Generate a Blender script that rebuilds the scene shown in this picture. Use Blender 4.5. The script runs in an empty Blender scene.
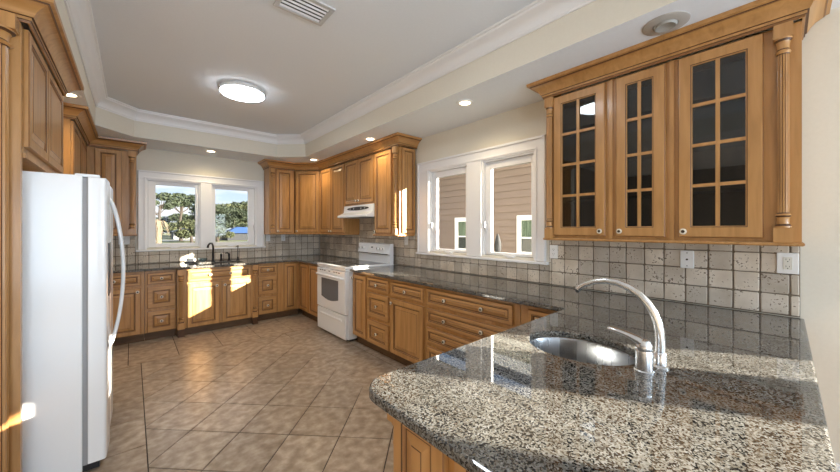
import bpy, bmesh, math, random
from mathutils import Vector, Matrix, noise
PI = math.pi
C = bpy.context.scene.collection
random.seed(7)

# ------------------------------------------------------------------ camera, sky, sun, exposure
cam_d = bpy.data.cameras.new('camera'); cam = bpy.data.objects.new('camera', cam_d); C.objects.link(cam)
cam.location = (0, 0, 1.38); cam.rotation_euler = (PI/2, 0, -math.radians(41.614))
cam_d.sensor_width = 36; cam_d.lens = 13.895; cam_d.shift_y = -6.4/840; cam_d.clip_start = .03
bpy.context.scene.camera = cam
vs = bpy.context.scene.view_settings
vs.view_transform = 'Standard'; vs.look = 'None'; vs.gamma = 1; vs.use_curve_mapping = False; vs.exposure = 0.46

SUN_DIR = Vector((-.622, 1, -.290)).normalized()
sd = bpy.data.lights.new('sun', 'SUN'); sun = bpy.data.objects.new('sun', sd); C.objects.link(sun)
sun.rotation_euler = SUN_DIR.to_track_quat('-Z', 'Y').to_euler(); sun.location = (8, -12, 6)
sd.energy = 32.0; sd.angle = math.radians(.5); sd.color = (1, .92, .78)

w = bpy.data.worlds.new('sky'); bpy.context.scene.world = w; w.use_nodes = True
nt = w.node_tree; N = nt.nodes; L = nt.links
for n in list(N): N.remove(n)
out = N.new('ShaderNodeOutputWorld'); bg = N.new('ShaderNodeBackground'); tc = N.new('ShaderNodeTexCoord')
sep = N.new('ShaderNodeSeparateXYZ'); L.new(tc.outputs['Generated'], sep.inputs[0])
rp = N.new('ShaderNodeValToRGB'); L.new(sep.outputs['Z'], rp.inputs[0])
cr = rp.color_ramp; cr.elements[0].position = 0; cr.elements[0].color = (.72, .80, .90, 1)
cr.elements[1].position = .55; cr.elements[1].color = (.24, .42, .74, 1)
e = cr.elements.new(.12); e.color = (.48, .64, .86, 1)
mp = N.new('ShaderNodeMapping'); mp.inputs['Scale'].default_value = (3, 3, 11); L.new(tc.outputs['Generated'], mp.inputs[0])
nz = N.new('ShaderNodeTexNoise'); nz.inputs['Scale'].default_value = 1.6; nz.inputs['Detail'].default_value = 7; nz.inputs['Roughness'].default_value = .6
L.new(mp.outputs[0], nz.inputs['Vector'])
cr2 = N.new('ShaderNodeValToRGB'); cr2.color_ramp.elements[0].position = .46; cr2.color_ramp.elements[1].position = .66
L.new(nz.outputs[0], cr2.inputs[0])
mx = N.new('ShaderNodeMix'); mx.data_type = 'RGBA'; L.new(cr2.outputs[0], mx.inputs[0]); L.new(rp.outputs[0], mx.inputs[6])
mx.inputs[7].default_value = (.92, .92, .93, 1)
L.new(mx.outputs[2], bg.inputs[0]); bg.inputs[1].default_value = 1.0; L.new(bg.outputs[0], out.inputs[0])

def area(name, loc, target, sx, sy, energy, col):
    d = bpy.data.lights.new(name, 'AREA'); o = bpy.data.objects.new(name, d); C.objects.link(o)
    d.shape = 'RECTANGLE'; d.size = sx; d.size_y = sy; d.energy = energy; d.color = col
    o.location = loc; o.rotation_euler = (Vector(target) - Vector(loc)).to_track_quat('-Z', 'Y').to_euler()
    return o
# added fill lamps out of view behind the camera, tilted up at the ceiling
area('fill_rear', (-.6, -4.1, 1.35), (-.2, 3, 4.2), 3.4, 2.1, 85, (.68, .84, 1))
area('fill_right', (2.66, -2.4, 1.55), (-.6, 1.6, 3.0), 1.7, .9, 85, (.70, .85, 1))

# ------------------------------------------------------------------ helpers
class MB:
    def __init__(s): s.v = []; s.f = []; s.m = []
    def vert(s, p): s.v.append(tuple(p)); return len(s.v) - 1
    def face(s, idx, mi=0): s.f.append(list(idx)); s.m.append(mi)
    def poly(s, pts, mi=0): s.face([s.vert(p) for p in pts], mi)
    def box(s, x0, x1, y0, y1, z0, z1, mi=0):
        p = [s.vert((x, y, z)) for z in (z0, z1) for y in (y0, y1) for x in (x0, x1)]
        for q in ((0,2,3,1), (4,5,7,6), (0,1,5,4), (2,6,7,3), (0,4,6,2), (1,3,7,5)): s.face([p[i] for i in q], mi)
    def loops(s, loops, mi=0, closed=True, cap0=False, cap1=False, mis=None):
        ids = [[s.vert(p) for p in l] for l in loops]
        n = len(ids[0])
        for k in range(len(ids) - 1):
            for i in range(n if closed else n - 1):
                j = (i + 1) % n
                m = mis[k] if mis else mi
                if callable(m): m = m(i)
                s.face([ids[k][i], ids[k][j], ids[k+1][j], ids[k+1][i]], m)
        if cap0: s.face(ids[0][::-1], mis[0] if mis and not callable(mis[0]) else mi)
        if cap1: s.face(ids[-1], mis[-1] if mis and not callable(mis[-1]) else mi)
    def lathe(s, prof, c=(0,0,0), axis='Z', seg=24, mi=0, mis=None, cap=True, flute=None):
        ls = []
        for r, h in prof:
            l = []
            for i in range(seg):
                a = 2*PI*i/seg; x, y = r*math.cos(a), r*math.sin(a)
                p = {'Z': (x, y, h), 'Y': (x, h, y), 'X': (h, x, y), '-Y': (x, -h, y)}[axis]
                l.append((c[0]+p[0], c[1]+p[1], c[2]+p[2]))
            ls.append(l)
        s.loops(ls, mi, True, cap, cap, mis)
    def tube(s, pts, rad, seg=12, mi=0, flat=1.0):
        pts = [Vector(p) for p in pts]; n = len(pts)
        if not hasattr(rad, '__len__'): rad = [rad]*n
        ls = []; up = None
        for i in range(n):
            t = (pts[min(i+1, n-1)] - pts[max(i-1, 0)]).normalized()
            if up is None: up = Vector((0,0,1)) if abs(t.z) < .9 else Vector((1,0,0))
            b = t.cross(up).normalized(); up = b.cross(t).normalized()
            ls.append([pts[i] + rad[i]*(math.cos(2*PI*k/seg)*b + flat*math.sin(2*PI*k/seg)*up) for k in range(seg)])
        s.loops(ls, mi, True, True, True)
    def build(s, name, mats, parent=None, smooth=None, bevel=None, loc=(0,0,0), rotz=0, segs=2):
        me = bpy.data.meshes.new(name); me.from_pydata(s.v, [], s.f)
        if not isinstance(mats, (list, tuple)): mats = [mats]
        for m in mats: me.materials.append(m)
        me.polygons.foreach_set('material_index', s.m)
        bm = bmesh.new(); bm.from_mesh(me); bmesh.ops.recalc_face_normals(bm, faces=bm.faces); bm.to_mesh(me); bm.free()
        if smooth is not None:
            me.polygons.foreach_set('use_smooth', [True]*len(me.polygons)); me.set_sharp_from_angle(angle=math.radians(smooth))
        o = bpy.data.objects.new(name, me); C.objects.link(o); o.location = loc; o.rotation_euler = (0,0,rotz)
        if parent: o.parent = parent
        if bevel:
            b = o.modifiers.new('bevel', 'BEVEL'); b.width = bevel; b.segments = segs; b.limit_method = 'ANGLE'; b.angle_limit = math.radians(40)
        return o

def tag(o, label=None, cat=None, group=None, kind=None):
    if label: o['label'] = label
    if cat: o['category'] = cat
    if group: o['group'] = group
    if kind: o['kind'] = kind
    return o
def thing(name, label, cat, loc=(0,0,0), rotz=0, group=None):
    o = bpy.data.objects.new(name, None); C.objects.link(o); o.location = loc; o.rotation_euler = (0,0,rotz); o.empty_display_size = .1
    return tag(o, label, cat, group)
def copy_tree(o, parent=None):
    c = o.copy(); C.objects.link(c)
    if parent: c.parent = parent
    for ch in list(o.children): copy_tree(ch, c)
    return c

# ------------------------------------------------------------------ materials
def mat(name, col=(.8,.8,.8), rough=.5, metal=0, spec=.5, coat=0, emit=None, estr=0):
    m = bpy.data.materials.new(name); m.use_nodes = True; b = m.node_tree.nodes['Principled BSDF']
    b.inputs['Base Color'].default_value = (*col, 1); b.inputs['Roughness'].default_value = rough
    b.inputs['Metallic'].default_value = metal; b.inputs['Specular IOR Level'].default_value = spec
    b.inputs['Coat Weight'].default_value = coat; b.inputs['Coat Roughness'].default_value = .12
    if emit: b.inputs['Emission Color'].default_value = (*emit, 1); b.inputs['Emission Strength'].default_value = estr
    return m
def nodes(m): return m.node_tree.nodes, m.node_tree.links, m.node_tree.nodes['Principled BSDF']
def ramp(N, stops):
    r = N.new('ShaderNodeValToRGB'); c = r.color_ramp
    c.elements[0].position, c.elements[0].color = stops[0][0], (*stops[0][1], 1)
    c.elements[1].position, c.elements[1].color = stops[-1][0], (*stops[-1][1], 1)
    for p, col in stops[1:-1]: c.elements.new(p).color = (*col, 1)
    return r
def noisy(m, scale, stops, stretch=(1,1,1), detail=4, bump=0, rough=None, coord='Object', bscale=None, dist=0):
    N, L, b = nodes(m)
    t = N.new('ShaderNodeTexCoord'); mp = N.new('ShaderNodeMapping'); mp.inputs['Scale'].default_value = stretch
    L.new(t.outputs[coord], mp.inputs[0])
    n = N.new('ShaderNodeTexNoise'); n.inputs['Scale'].default_value = scale; n.inputs['Detail'].default_value = detail; n.inputs['Distortion'].default_value = dist
    L.new(mp.outputs[0], n.inputs['Vector'])
    r = ramp(N, stops); L.new(n.outputs[0], r.inputs[0]); L.new(r.outputs[0], b.inputs['Base Color'])
    if bump:
        bn = N.new('ShaderNodeBump'); bn.inputs['Strength'].default_value = bump; bn.inputs['Distance'].default_value = .004
        n2 = N.new('ShaderNodeTexNoise'); n2.inputs['Scale'].default_value = bscale or scale*2; L.new(mp.outputs[0], n2.inputs['Vector'])
        L.new(n2.outputs[0], bn.inputs['Height']); L.new(bn.outputs[0], b.inputs['Normal'])
    return m, N, L, b, n, r
WSTOPS = [(.25, (.36,.176,.053)), (.5, (.46,.235,.077)), (.75, (.535,.287,.106))]
M = {}
def wood(name, stretch):
    m = mat(name, rough=.36, coat=.25)
    noisy(m, 3.0, WSTOPS, stretch, 6, dist=.6)
    return m
M['wood'] = wood('maple_vertical', (9, 9, .9)); M['wood_h'] = wood('maple_horizontal', (.9, 9, 9))
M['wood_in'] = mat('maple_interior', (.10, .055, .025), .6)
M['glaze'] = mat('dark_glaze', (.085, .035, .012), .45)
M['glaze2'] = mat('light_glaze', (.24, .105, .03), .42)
M['toe'] = noisy(mat('toe_kick_wood', rough=.5), 4, [(.3,(.10,.05,.02)),(.7,(.16,.085,.035))], (1,1,8))[0]
M['knob'] = mat('knob_ivory', (.72,.66,.55), .25, coat=.5); M['knob_d'] = mat('knob_bronze', (.06,.04,.025), .35, metal=.6)
M['wall'] = noisy(mat('cream_paint', rough=.75), 60, [(.3,(.72,.680,.585)),(.7,(.74,.700,.605))], bump=.06)[0]
M['ceil'] = noisy(mat('ceiling_paint', rough=.85), 60, [(.3,(.755,.785,.825)),(.7,(.775,.805,.845))], bump=.05)[0]
M['trim'] = mat('white_trim', (.83,.83,.84), .35)
M['white'] = mat('appliance_white', (.84,.85,.86), .22, coat=.4)
M['grey_gap'] = mat('gasket_grey', (.30,.30,.31), .6)
M['black'] = mat('black_plastic', (.012,.012,.014), .3)
M['blackglass'] = mat('black_glass', (.012,.013,.016), .06)
M['ovenglass'] = mat('oven_window', (.16,.17,.185), .12)
M['dark_gap'] = mat('dark_gap', (.02,.02,.02), .8)
M['plate'] = mat('outlet_plate', (.80,.80,.79), .35); M['bisque'] = mat('outlet_bisque', (.70,.68,.60), .4)
M['slot'] = mat('outlet_slot', (.03,.03,.03), .6)
M['nickel'] = mat('brushed_nickel', (.70,.70,.70), .24, metal=1)
M['steel'] = mat('sink_steel', (.36,.37,.385), .26, metal=1)
M['bronze'] = mat('oil_rubbed_bronze', (.035,.03,.028), .28, metal=.7)
M['can'] = mat('eyeball_trim', (.42,.40,.37), .45); M['can_in'] = mat('eyeball_inner', (.33,.33,.31), .5)
M['bulb'] = mat('lamp_glow', (1,1,1), .5, emit=(1,.80,.52), estr=9)
M['diff'] = mat('lamp_diffuser', (.9,.9,.88), .4, emit=(.86,.93,1), estr=18)
M['vent'] = mat('vent_metal', (.55,.55,.55), .45)
def brushed(m, st):
    N, L, b = nodes(m); t = N.new('ShaderNodeTexCoord'); mp = N.new('ShaderNodeMapping'); mp.inputs['Scale'].default_value = st; L.new(t.outputs['Object'], mp.inputs[0])
    n = N.new('ShaderNodeTexNoise'); n.inputs['Scale'].default_value = 6; n.inputs['Detail'].default_value = 4; L.new(mp.outputs[0], n.inputs['Vector'])
    r = N.new('ShaderNodeMapRange'); r.inputs[3].default_value = .16; r.inputs[4].default_value = .40; L.new(n.outputs[0], r.inputs[0]); L.new(r.outputs[0], b.inputs['Roughness'])
brushed(M['steel'], (6, 6, .4))
def granite():
    m = mat('granite', rough=.02, spec=.5); N, L, b = nodes(m); b.inputs['IOR'].default_value = 1.7
    t = N.new('ShaderNodeTexCoord')
    v = N.new('ShaderNodeTexVoronoi'); v.inputs['Scale'].default_value = 250; v.inputs['Randomness'].default_value = 1
    nd = N.new('ShaderNodeTexNoise'); nd.inputs['Scale'].default_value = 70; nd.inputs['Detail'].default_value = 3
    L.new(t.outputs['Object'], nd.inputs['Vector'])
    ad = N.new('ShaderNodeMix'); ad.data_type = 'RGBA'; ad.blend_type = 'LINEAR_LIGHT'; ad.inputs[0].default_value = .006
    L.new(t.outputs['Object'], ad.inputs[6]); L.new(nd.outputs['Color'], ad.inputs[7]); L.new(ad.outputs[2], v.inputs['Vector'])
    s = N.new('ShaderNodeSeparateColor'); L.new(v.outputs['Color'], s.inputs[0])
    r = ramp(N, [(0,(.006,.006,.007)), (.15,(.010,.0097,.010)), (.24,(.032,.027,.022)), (.34,(.078,.064,.048)), (.46,(.135,.124,.104)), (.75,(.19,.183,.166)), (1,(.25,.245,.232))])
    L.new(s.outputs[0], r.inputs[0])
    n2 = N.new('ShaderNodeTexNoise'); n2.inputs['Scale'].default_value = 9; n2.inputs['Detail'].default_value = 5; L.new(t.outputs['Object'], n2.inputs['Vector'])
    r2 = ramp(N, [(.35,(.74,.72,.70)), (.62,(1,1,1))]); L.new(n2.outputs[0], r2.inputs[0])
    mu = N.new('ShaderNodeMix'); mu.data_type = 'RGBA'; mu.blend_type = 'MULTIPLY'; mu.inputs[0].default_value = 1
    L.new(r.outputs[0], mu.inputs[6]); L.new(r2.outputs[0], mu.inputs[7]); L.new(mu.outputs[2], b.inputs['Base Color'])
    return m
M['granite'] = granite()
def island_tile(name, scale, stops, var, rough, pits=0, bump=.15, stretch=(1,1,1)):
    m, N, L, b, n, r = noisy(mat(name, rough=rough), scale, stops, stretch, 9, bump=bump, bscale=40, dist=0)
    g = N.new('ShaderNodeNewGeometry'); mr = N.new('ShaderNodeMapRange'); mr.inputs[3].default_value = 1-var; mr.inputs[4].default_value = 1+var*.5
    L.new(g.outputs['Random Per Island'], mr.inputs[0])
    mu = N.new('ShaderNodeMix'); mu.data_type = 'RGBA'; mu.blend_type = 'MULTIPLY'; mu.inputs[0].default_value = 1
    L.new(r.outputs[0], mu.inputs[6]); L.new(mr.outputs[0], mu.inputs[7]); last = mu.outputs[2]
    if pits:
        t = N.new('ShaderNodeTexCoord'); v = N.new('ShaderNodeTexNoise'); v.inputs['Scale'].default_value = 95; v.inputs['Detail'].default_value = 2; L.new(t.outputs['Object'], v.inputs['Vector'])
        v2 = N.new('ShaderNodeTexNoise'); v2.inputs['Scale'].default_value = 14; L.new(t.outputs['Object'], v2.inputs['Vector'])
        sm = N.new('ShaderNodeMath'); sm.operation = 'MULTIPLY_ADD'; L.new(v2.outputs[0], sm.inputs[0]); sm.inputs[1].default_value = .55; L.new(v.outputs[0], sm.inputs[2])
        rr = ramp(N, [(.935,(0,0,0)), (.965,(1,1,1))]); L.new(sm.outputs[0], rr.inputs[0])
        m2 = N.new('ShaderNodeMix'); m2.data_type = 'RGBA'; L.new(rr.outputs[0], m2.inputs[0]); L.new(last, m2.inputs[6]); m2.inputs[7].default_value = (.16,.115,.08,1); last = m2.outputs[2]
    L.new(last, b.inputs['Base Color'])
    return m
M['tile'] = island_tile('tumbled_travertine', 7, [(.3,(.50,.42,.33)), (.5,(.60,.525,.43)), (.7,(.68,.61,.52))], .26, .6, pits=1)
M['grout'] = mat('backsplash_grout', (.19,.15,.11), .9)
M['floor'] = island_tile('floor_porcelain', 15, [(.32,(.265,.195,.135)), (.46,(.345,.265,.19)), (.55,(.41,.325,.245)), (.68,(.50,.415,.325))], .12, .30, bump=.12, stretch=(1,1,1))
M['fgrout'] = mat('floor_grout', (.055,.04,.03), .9)
def glass_mat(name, tint=(1,1,1), ior=.04, rough=0):
    m = bpy.data.materials.new(name); m.use_nodes = True; N, L = m.node_tree.nodes, m.node_tree.links
    for n in list(N): N.remove(n)
    o = N.new('ShaderNodeOutputMaterial'); mix = N.new('ShaderNodeMixShader'); lw = N.new('ShaderNodeLayerWeight'); lw.inputs[0].default_value = .5
    pw = N.new('ShaderNodeMath'); pw.operation = 'POWER'; L.new(lw.outputs['Facing'], pw.inputs[0]); pw.inputs[1].default_value = 4
    f = N.new('ShaderNodeMath'); f.operation = 'MULTIPLY_ADD'; L.new(pw.outputs[0], f.inputs[0]); f.inputs[1].default_value = .8-ior; f.inputs[2].default_value = ior
    t = N.new('ShaderNodeBsdfTransparent'); t.inputs[0].default_value = (*tint,1); g = N.new('ShaderNodeBsdfGlossy'); g.inputs['Roughness'].default_value = rough
    L.new(f.outputs[0], mix.inputs[0]); L.new(t.outputs[0], mix.inputs[1]); L.new(g.outputs[0], mix.inputs[2]); L.new(mix.outputs[0], o.inputs[0])
    return m
M['glass'] = glass_mat('window_glass', (.985,.99,.99), .008); M['cabglass'] = glass_mat('cabinet_glass', (.62,.64,.64), .06)

# ------------------------------------------------------------------ key dimensions
XW, YB, XL, ZS, ZC = 2.72, 5.97, -.90, 2.525, 2.85
YR, XLL = -4.2, -3.2                                               # living room behind the camera
RIGHT, BACK, LEFT = -PI/2, 0, PI/2                                  # cabinet facing: -X, -Y, +X

# ------------------------------------------------------------------ setting: walls, floor, ceiling
def holed_wall(name, axis, a0, a1, p0, p1, z0, z1, holes, m):
    mb = MB(); us = sorted({a0, a1, *[h[0] for h in holes], *[h[1] for h in holes]}); zs = sorted({z0, z1, *[h[2] for h in holes], *[h[3] for h in holes]})
    for i in range(len(us)-1):
        k = 0
        while k < len(zs)-1:
            u, z = (us[i]+us[i+1])/2, (zs[k]+zs[k+1])/2
            if any(h[0] < u < h[1] and h[2] < z < h[3] for h in holes): k += 1; continue
            j = k
            while j+1 < len(zs)-1 and not any(h[0] < u < h[1] and h[2] < (zs[j+1]+zs[j+2])/2 < h[3] for h in holes): j += 1
            if axis == 'X': mb.box(p0, p1, us[i], us[i+1], zs[k], zs[j+1])
            else: mb.box(us[i], us[i+1], p0, p1, zs[k], zs[j+1])
            k = j+1
    return tag(mb.build(name, m), kind='structure')
WIN_B = [(.155, .785), (.925, 1.575)]                              # back window openings (X)
WIN_R = [(1.50, 2.089), (2.284, 2.88)]                             # right window openings (Y)
WIN_L = [(-2.05, -1.42), (-3.17, -2.38)]                           # living-room window openings (Y)
ZO0, ZO1 = 1.12, 2.09
holed_wall('wall_right', 'X', YR-.12, YB+.12, XW, XW+.09, 0, 3.0, [(*a, ZO0, ZO1) for a in WIN_R+WIN_L], M['wall'])
holed_wall('wall_back', 'Y', XL-.12, XW, YB, YB+.09, 0, 3.0, [(*a, ZO0, ZO1) for a in WIN_B], M['wall'])
M['low_bounce'] = mat('low_bounce_taupe', (.24,.21,.18), .8)  # invented dark colour for unseen living-room walls, cuts bounced light
mb = MB(); mb.box(XL-.12, XL, 2.50, YB, 0, 3.0); mb.box(XLL, XL-.12, 2.50, 2.62, 0, 3.0, 1); mb.box(XLL-.12, XLL, YR-.12, 2.62, 0, 3.0, 1)
tag(mb.build('wall_left', [M['wall'], M['low_bounce']]), kind='structure')
holed_wall('wall_rear', 'Y', XLL, XW, YR-.12, YR, 0, 3.0, [(-2.6, 1.4, .05, 2.2)], M['wall'])
mb = MB(); mb.box(XW-.016, XW-.001, YR+.01, -.075, 0, .16); mb.box(XW-.012, XW-.001, YR+.01, -.075, .16, .175)
tag(mb.build('baseboard_right', M['trim'], bevel=.003), kind='structure')

# floor: field of tiles laid on the diagonal inside a straight border
def clip(poly, x0, x1, y0, y1):
    for ax, lim, sg in ((0,x0,1),(0,x1,-1),(1,y0,1),(1,y1,-1)):
        res = []
        for i in range(len(poly)):
            a, b = poly[i], poly[(i+1)%len(poly)]
            da, db = sg*(a[ax]-lim), sg*(b[ax]-lim)
            if da >= 0: res.append(a)
            if (da >= 0) != (db >= 0):
                t = da/(da-db); res.append((a[0]+t*(b[0]-a[0]), a[1]+t*(b[1]-a[1])))
        poly = res
        if len(poly) < 3: return []
    return poly
def inset_poly(p, d):
    n = len(p); A = sum(p[i][0]*p[(i+1)%n][1]-p[(i+1)%n][0]*p[i][1] for i in range(n)); s = 1 if A > 0 else -1
    res = []
    for i in range(n):
        a, b, c = Vector(p[i-1]), Vector(p[i]), Vector(p[(i+1)%n])
        e1 = (b-a); e2 = (c-b)
        if e1.length < 1e-6 or e2.length < 1e-6: res.append(p[i]); continue
        e1.normalize(); e2.normalize()
        n1 = Vector((-e1.y, e1.x))*s; n2 = Vector((-e2.y, e2.x))*s
        k = 1 + n1.dot(n2)
        m = (n1+n2)/k if k > .15 else n1
        q = b + m*d; res.append((q.x, q.y))
    return res
fm = MB(); fm.poly([(XLL,YR,-.004),(XW,YR,-.004),(XW,YB,-.004),(XLL,YB,-.004)], 1)
fm.poly([(XLL,YR,-.12),(XW,YR,-.12),(XW,YB,-.12),(XLL,YB,-.12)], 1)
def add_tile(p):
    q = inset_poly(p, .0032)
    A = abs(sum(q[i][0]*q[(i+1)%len(q)][1]-q[(i+1)%len(q)][0]*q[i][1] for i in range(len(q))))/2
    if A < .0012: return
    r = inset_poly(q, .0018)
    fm.loops([[(x,y,-.004) for x,y in q], [(x,y,-.0012) for x,y in q], [(x,y,0) for x,y in r]], 0, True, False, True)
FX0, FX1, FY0, FY1, HD = .07, 1.52, -4.0, 4.43, .2437
for i in range(-2, 9):
    for j in range(-30, 12):
        cx, cy = 1.52 - HD*i, 2.467 + .2465*j
        if (i + j) % 2: continue
        cy2 = cy + .2465
        p = clip([(cx-HD,cy2),(cx,cy2-.2465),(cx+HD,cy2),(cx,cy2+.2465)], FX0, FX1, FY0, FY1)
        if p: add_tile(p)
def grid(x0, x1, y0, y1, ox, oy, px, py):
    i = math.floor((x0-ox)/px)
    while ox+i*px < x1:
        j = math.floor((y0-oy)/py)
        while oy+j*py < y1:
            p = clip([(ox+i*px,oy+j*py),(ox+i*px+px,oy+j*py),(ox+i*px+px,oy+j*py+py),(ox+i*px,oy+j*py+py)], x0, x1, y0, y1)
            if p: add_tile(p)
            j += 1
        i += 1
grid(FX1, XW, -4.0, FY1, FX1, 2.745, .46, .42); grid(XLL, FX0, -4.0, FY1, FX0-.46, 2.725, .46, .412); grid(XLL, XW, FY1, YB, FX0-.1, FY1, .42, .67)
tag(fm.build('floor', [M['floor'], M['fgrout']]), kind='structure')

# ceiling: soffit ring at 2.525, tray 2.85 with clipped corners
TX0, TX1, TY0, TY1, CH = -.30, 2.037, -.9, 5.33, .32
tray = [(TX0+CH,TY1),(TX1-CH,TY1),(TX1,TY1-CH),(TX1,TY0+CH),(TX1-CH,TY0),(TX0+CH,TY0),(TX0,TY0+CH),(TX0,TY1-CH)]
cb = bmesh.new()
def edge_loop(bm, pts, z):
    vs_ = [bm.verts.new((x,y,z)) for x,y in pts]
    return [bm.edges.new((vs_[i], vs_[(i+1)%len(vs_)])) for i in range(len(vs_))]
ed = edge_loop(cb, [(XLL,YR),(XW+.08,YR),(XW+.08,YB+.08),(XLL,YB+.08)], ZS) + edge_loop(cb, tray, ZS)
bmesh.ops.triangle_fill(cb, use_beauty=True, edges=ed)
me = bpy.data.meshes.new('soffit'); 
tv = [cb.verts.new((x,y,z)) for z in (ZS, ZC+.02) for x,y in tray]
for i in range(8):
    f = cb.faces.new((tv[i], tv[(i+1)%8], tv[8+(i+1)%8], tv[8+i])); f.material_index = 1
f = cb.faces.new([cb.verts.new((x,y,ZC)) for x,y in tray]); f.material_index = 0
bv = [cb.verts.new(p) for p in ((XLL,YR,3.0),(XW+.08,YR,3.0),(XW+.08,YB+.08,3.0),(XLL,YB+.08,3.0))]; cb.faces.new(bv)
bmesh.ops.recalc_face_normals(cb, faces=cb.faces); cb.to_mesh(me); cb.free()
me.materials.append(M['ceil']); me.materials.append(M['wall'])
ce = bpy.data.objects.new('ceiling', me); C.objects.link(ce); tag(ce, kind='structure')

def sweep(mb, path, prof, side=1, closed=False, mis=None, mi=0):
    """prof: (outward, z); side=+1 offsets to the left of the walking direction"""
    n = len(path); rings = []
    for i in range(n):
        b = Vector(path[i])
        e1 = (b-Vector(path[i-1])).normalized() if (i > 0 or closed) else None
        e2 = (Vector(path[(i+1)%n])-b).normalized() if (i < n-1 or closed) else None
        if e1 is None: e1 = e2
        if e2 is None: e2 = e1
        n1 = Vector((-e1.y,e1.x))*side; n2 = Vector((-e2.y,e2.x))*side
        m = (n1+n2)/(1+n1.dot(n2))
        rings.append([(b.x+m.x*d, b.y+m.y*d, z) for d, z in prof])
    if closed: rings.append(rings[0])
    k = len(prof)
    ids = [[mb.vert(p) for p in r] for r in rings]
    for i in range(len(ids)-1):
        for j in range(k-1):
            mb.face([ids[i][j], ids[i][j+1], ids[i+1][j+1], ids[i+1][j]], mis[j] if mis else mi)
    if not closed:
        mb.face(ids[0], mi); mb.face(ids[-1][::-1], mi)
prof = [(0,2.725),(.010,2.725),(.012,2.735),(.018,2.74),(.022,2.76),(.034,2.785),(.055,2.806),(.078,2.818),(.084,2.824),(.086,2.834),(.098,2.838),(.100,2.8495),(0,2.8495)]
mb = MB(); sweep(mb, tray, prof, side=-1, closed=True)
tag(mb.build('trim_1', M['trim'], smooth=25), kind='structure')

# ------------------------------------------------------------------ windows
def window(name, axis, plane, outw, openings, glass, c0, c1, stool=True):
    """built in (u, n, z): u along the wall, n into the room (negative = outwards)"""
    def P(u0, u1, n0, n1, z0, z1, mb, mi=0):
        s = -1                                                          # room side is the smaller coordinate on both walls
        a, b = sorted((plane + s*n0, plane + s*n1))
        if axis == 'Y': mb.box(u0, u1, a, b, z0, z1, mi)
        else: mb.box(a, b, u0, u1, z0, z1, mi)
    root = bpy.data.objects.new(name, None); C.objects.link(root); root['kind'] = 'structure'
    root.empty_display_size = .1
    zt = 2.21
    lo, hi = openings[0][0], openings[-1][1]
    if lo > hi: lo, hi = openings[-1][0], openings[0][1]
    ops = sorted(openings)
    mb = MB()
    def casing(u0, u1, z0, z1):
        P(u0, u1, 0, .018, z0, z1, mb)
    casing(c0, lo, 1.10, ZO1); casing(hi, c1, 1.10, ZO1); casing(c0, c1, ZO1, zt)
    P(c0, c0+.02, .018, .034, 1.10, zt-.022, mb); P(c1-.02, c1, .018, .034, 1.10, zt-.022, mb); P(c0, c1, .018, .034, zt-.022, zt, mb)
    P(lo-.03, lo-.012, .018, .026, 1.10, ZO1+.012, mb); P(hi+.012, hi+.03, .018, .026, 1.10, ZO1+.012, mb); P(lo-.03, hi+.03, .018, .026, ZO1+.012, ZO1+.03, mb)
    for i in range(len(ops)-1): P(ops[i][1], ops[i+1][0], 0, .020, 1.10, ZO1, mb)
    mb.build('casing', M['trim'], root, bevel=.003)
    mb = MB(); P(c0-.025, c1+.025, -.02, .04, 1.072, 1.095, mb); P(lo, hi, -.085, -.03, 1.095, ZO0, mb)
    mb.build('sill', M['trim'], root, bevel=.006)
    for k, (o, g) in enumerate(zip(openings, glass)):
        mb = MB()
        P(o[0], o[0]+.014, -.088, .002, ZO0, ZO1, mb); P(o[1]-.014, o[1], -.088, .002, ZO0, ZO1, mb); P(o[0]+.014, o[1]-.014, -.088, .002, ZO1-.014, ZO1, mb)
        mb.build('jamb', M['trim'], root)
        mb = MB()
        P(o[0]+.015, g[0], -.075, -.035, ZO0+.004, ZO1-.015, mb); P(g[1], o[1]-.015, -.075, -.035, ZO0+.004, ZO1-.015, mb)
        P(g[0], g[1], -.075, -.035, ZO0+.004, g[2], mb); P(g[0], g[1], -.075, -.035, g[3], ZO1-.015, mb)
        s = mb.build('sash', M['trim'], root, bevel=.004)
        mb = MB(); P(g[0]+.001, g[1]-.001, -.060, -.056, g[2]+.001, g[3]-.001, mb); mb.build('pane', M['glass'], s)
        mb = MB(); gw = .004
        P(g[0], g[1], -.036, -.034, g[3]-.006, g[3], mb); mb.build('gasket', M['grey_gap'], s)
        cx = (g[0]+g[1])/2 - .03
        mb = MB(); P(cx-.04, cx+.04, -.033, .012, ZO0-.012, ZO0+.006, mb); P(cx-.03, cx+.07, .012, .022, ZO0-.002, ZO0+.008, mb); mb.build('crank', M['trim'], root, bevel=.004)
        lx = o[1]-.03
        mb = MB(); P(lx-.008, lx+.008, -.034, -.014, 1.36, 1.47, mb); P(lx-.006, lx+.006, -.02, .004, 1.40, 1.46, mb); mb.build('latch', M['trim'], root, bevel=.003)
    return root
window('window_1', 'Y', YB, 1, WIN_B, [(.254, .726, 1.18, 2.03), (.990, 1.462, 1.18, 2.03)], .062, 1.695)
window('window_2', 'X', XW, 1, WIN_R, [(1.556, 2.003, 1.150, 2.005), (2.343, 2.80, 1.150, 2.005)], 1.39, 3.08)
window('window_3', 'X', XW, 1, WIN_L, [(-1.97, -1.49, 1.150, 2.005), (-3.09, -2.45, 1.150, 1.955)], -3.30, -1.30)

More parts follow.
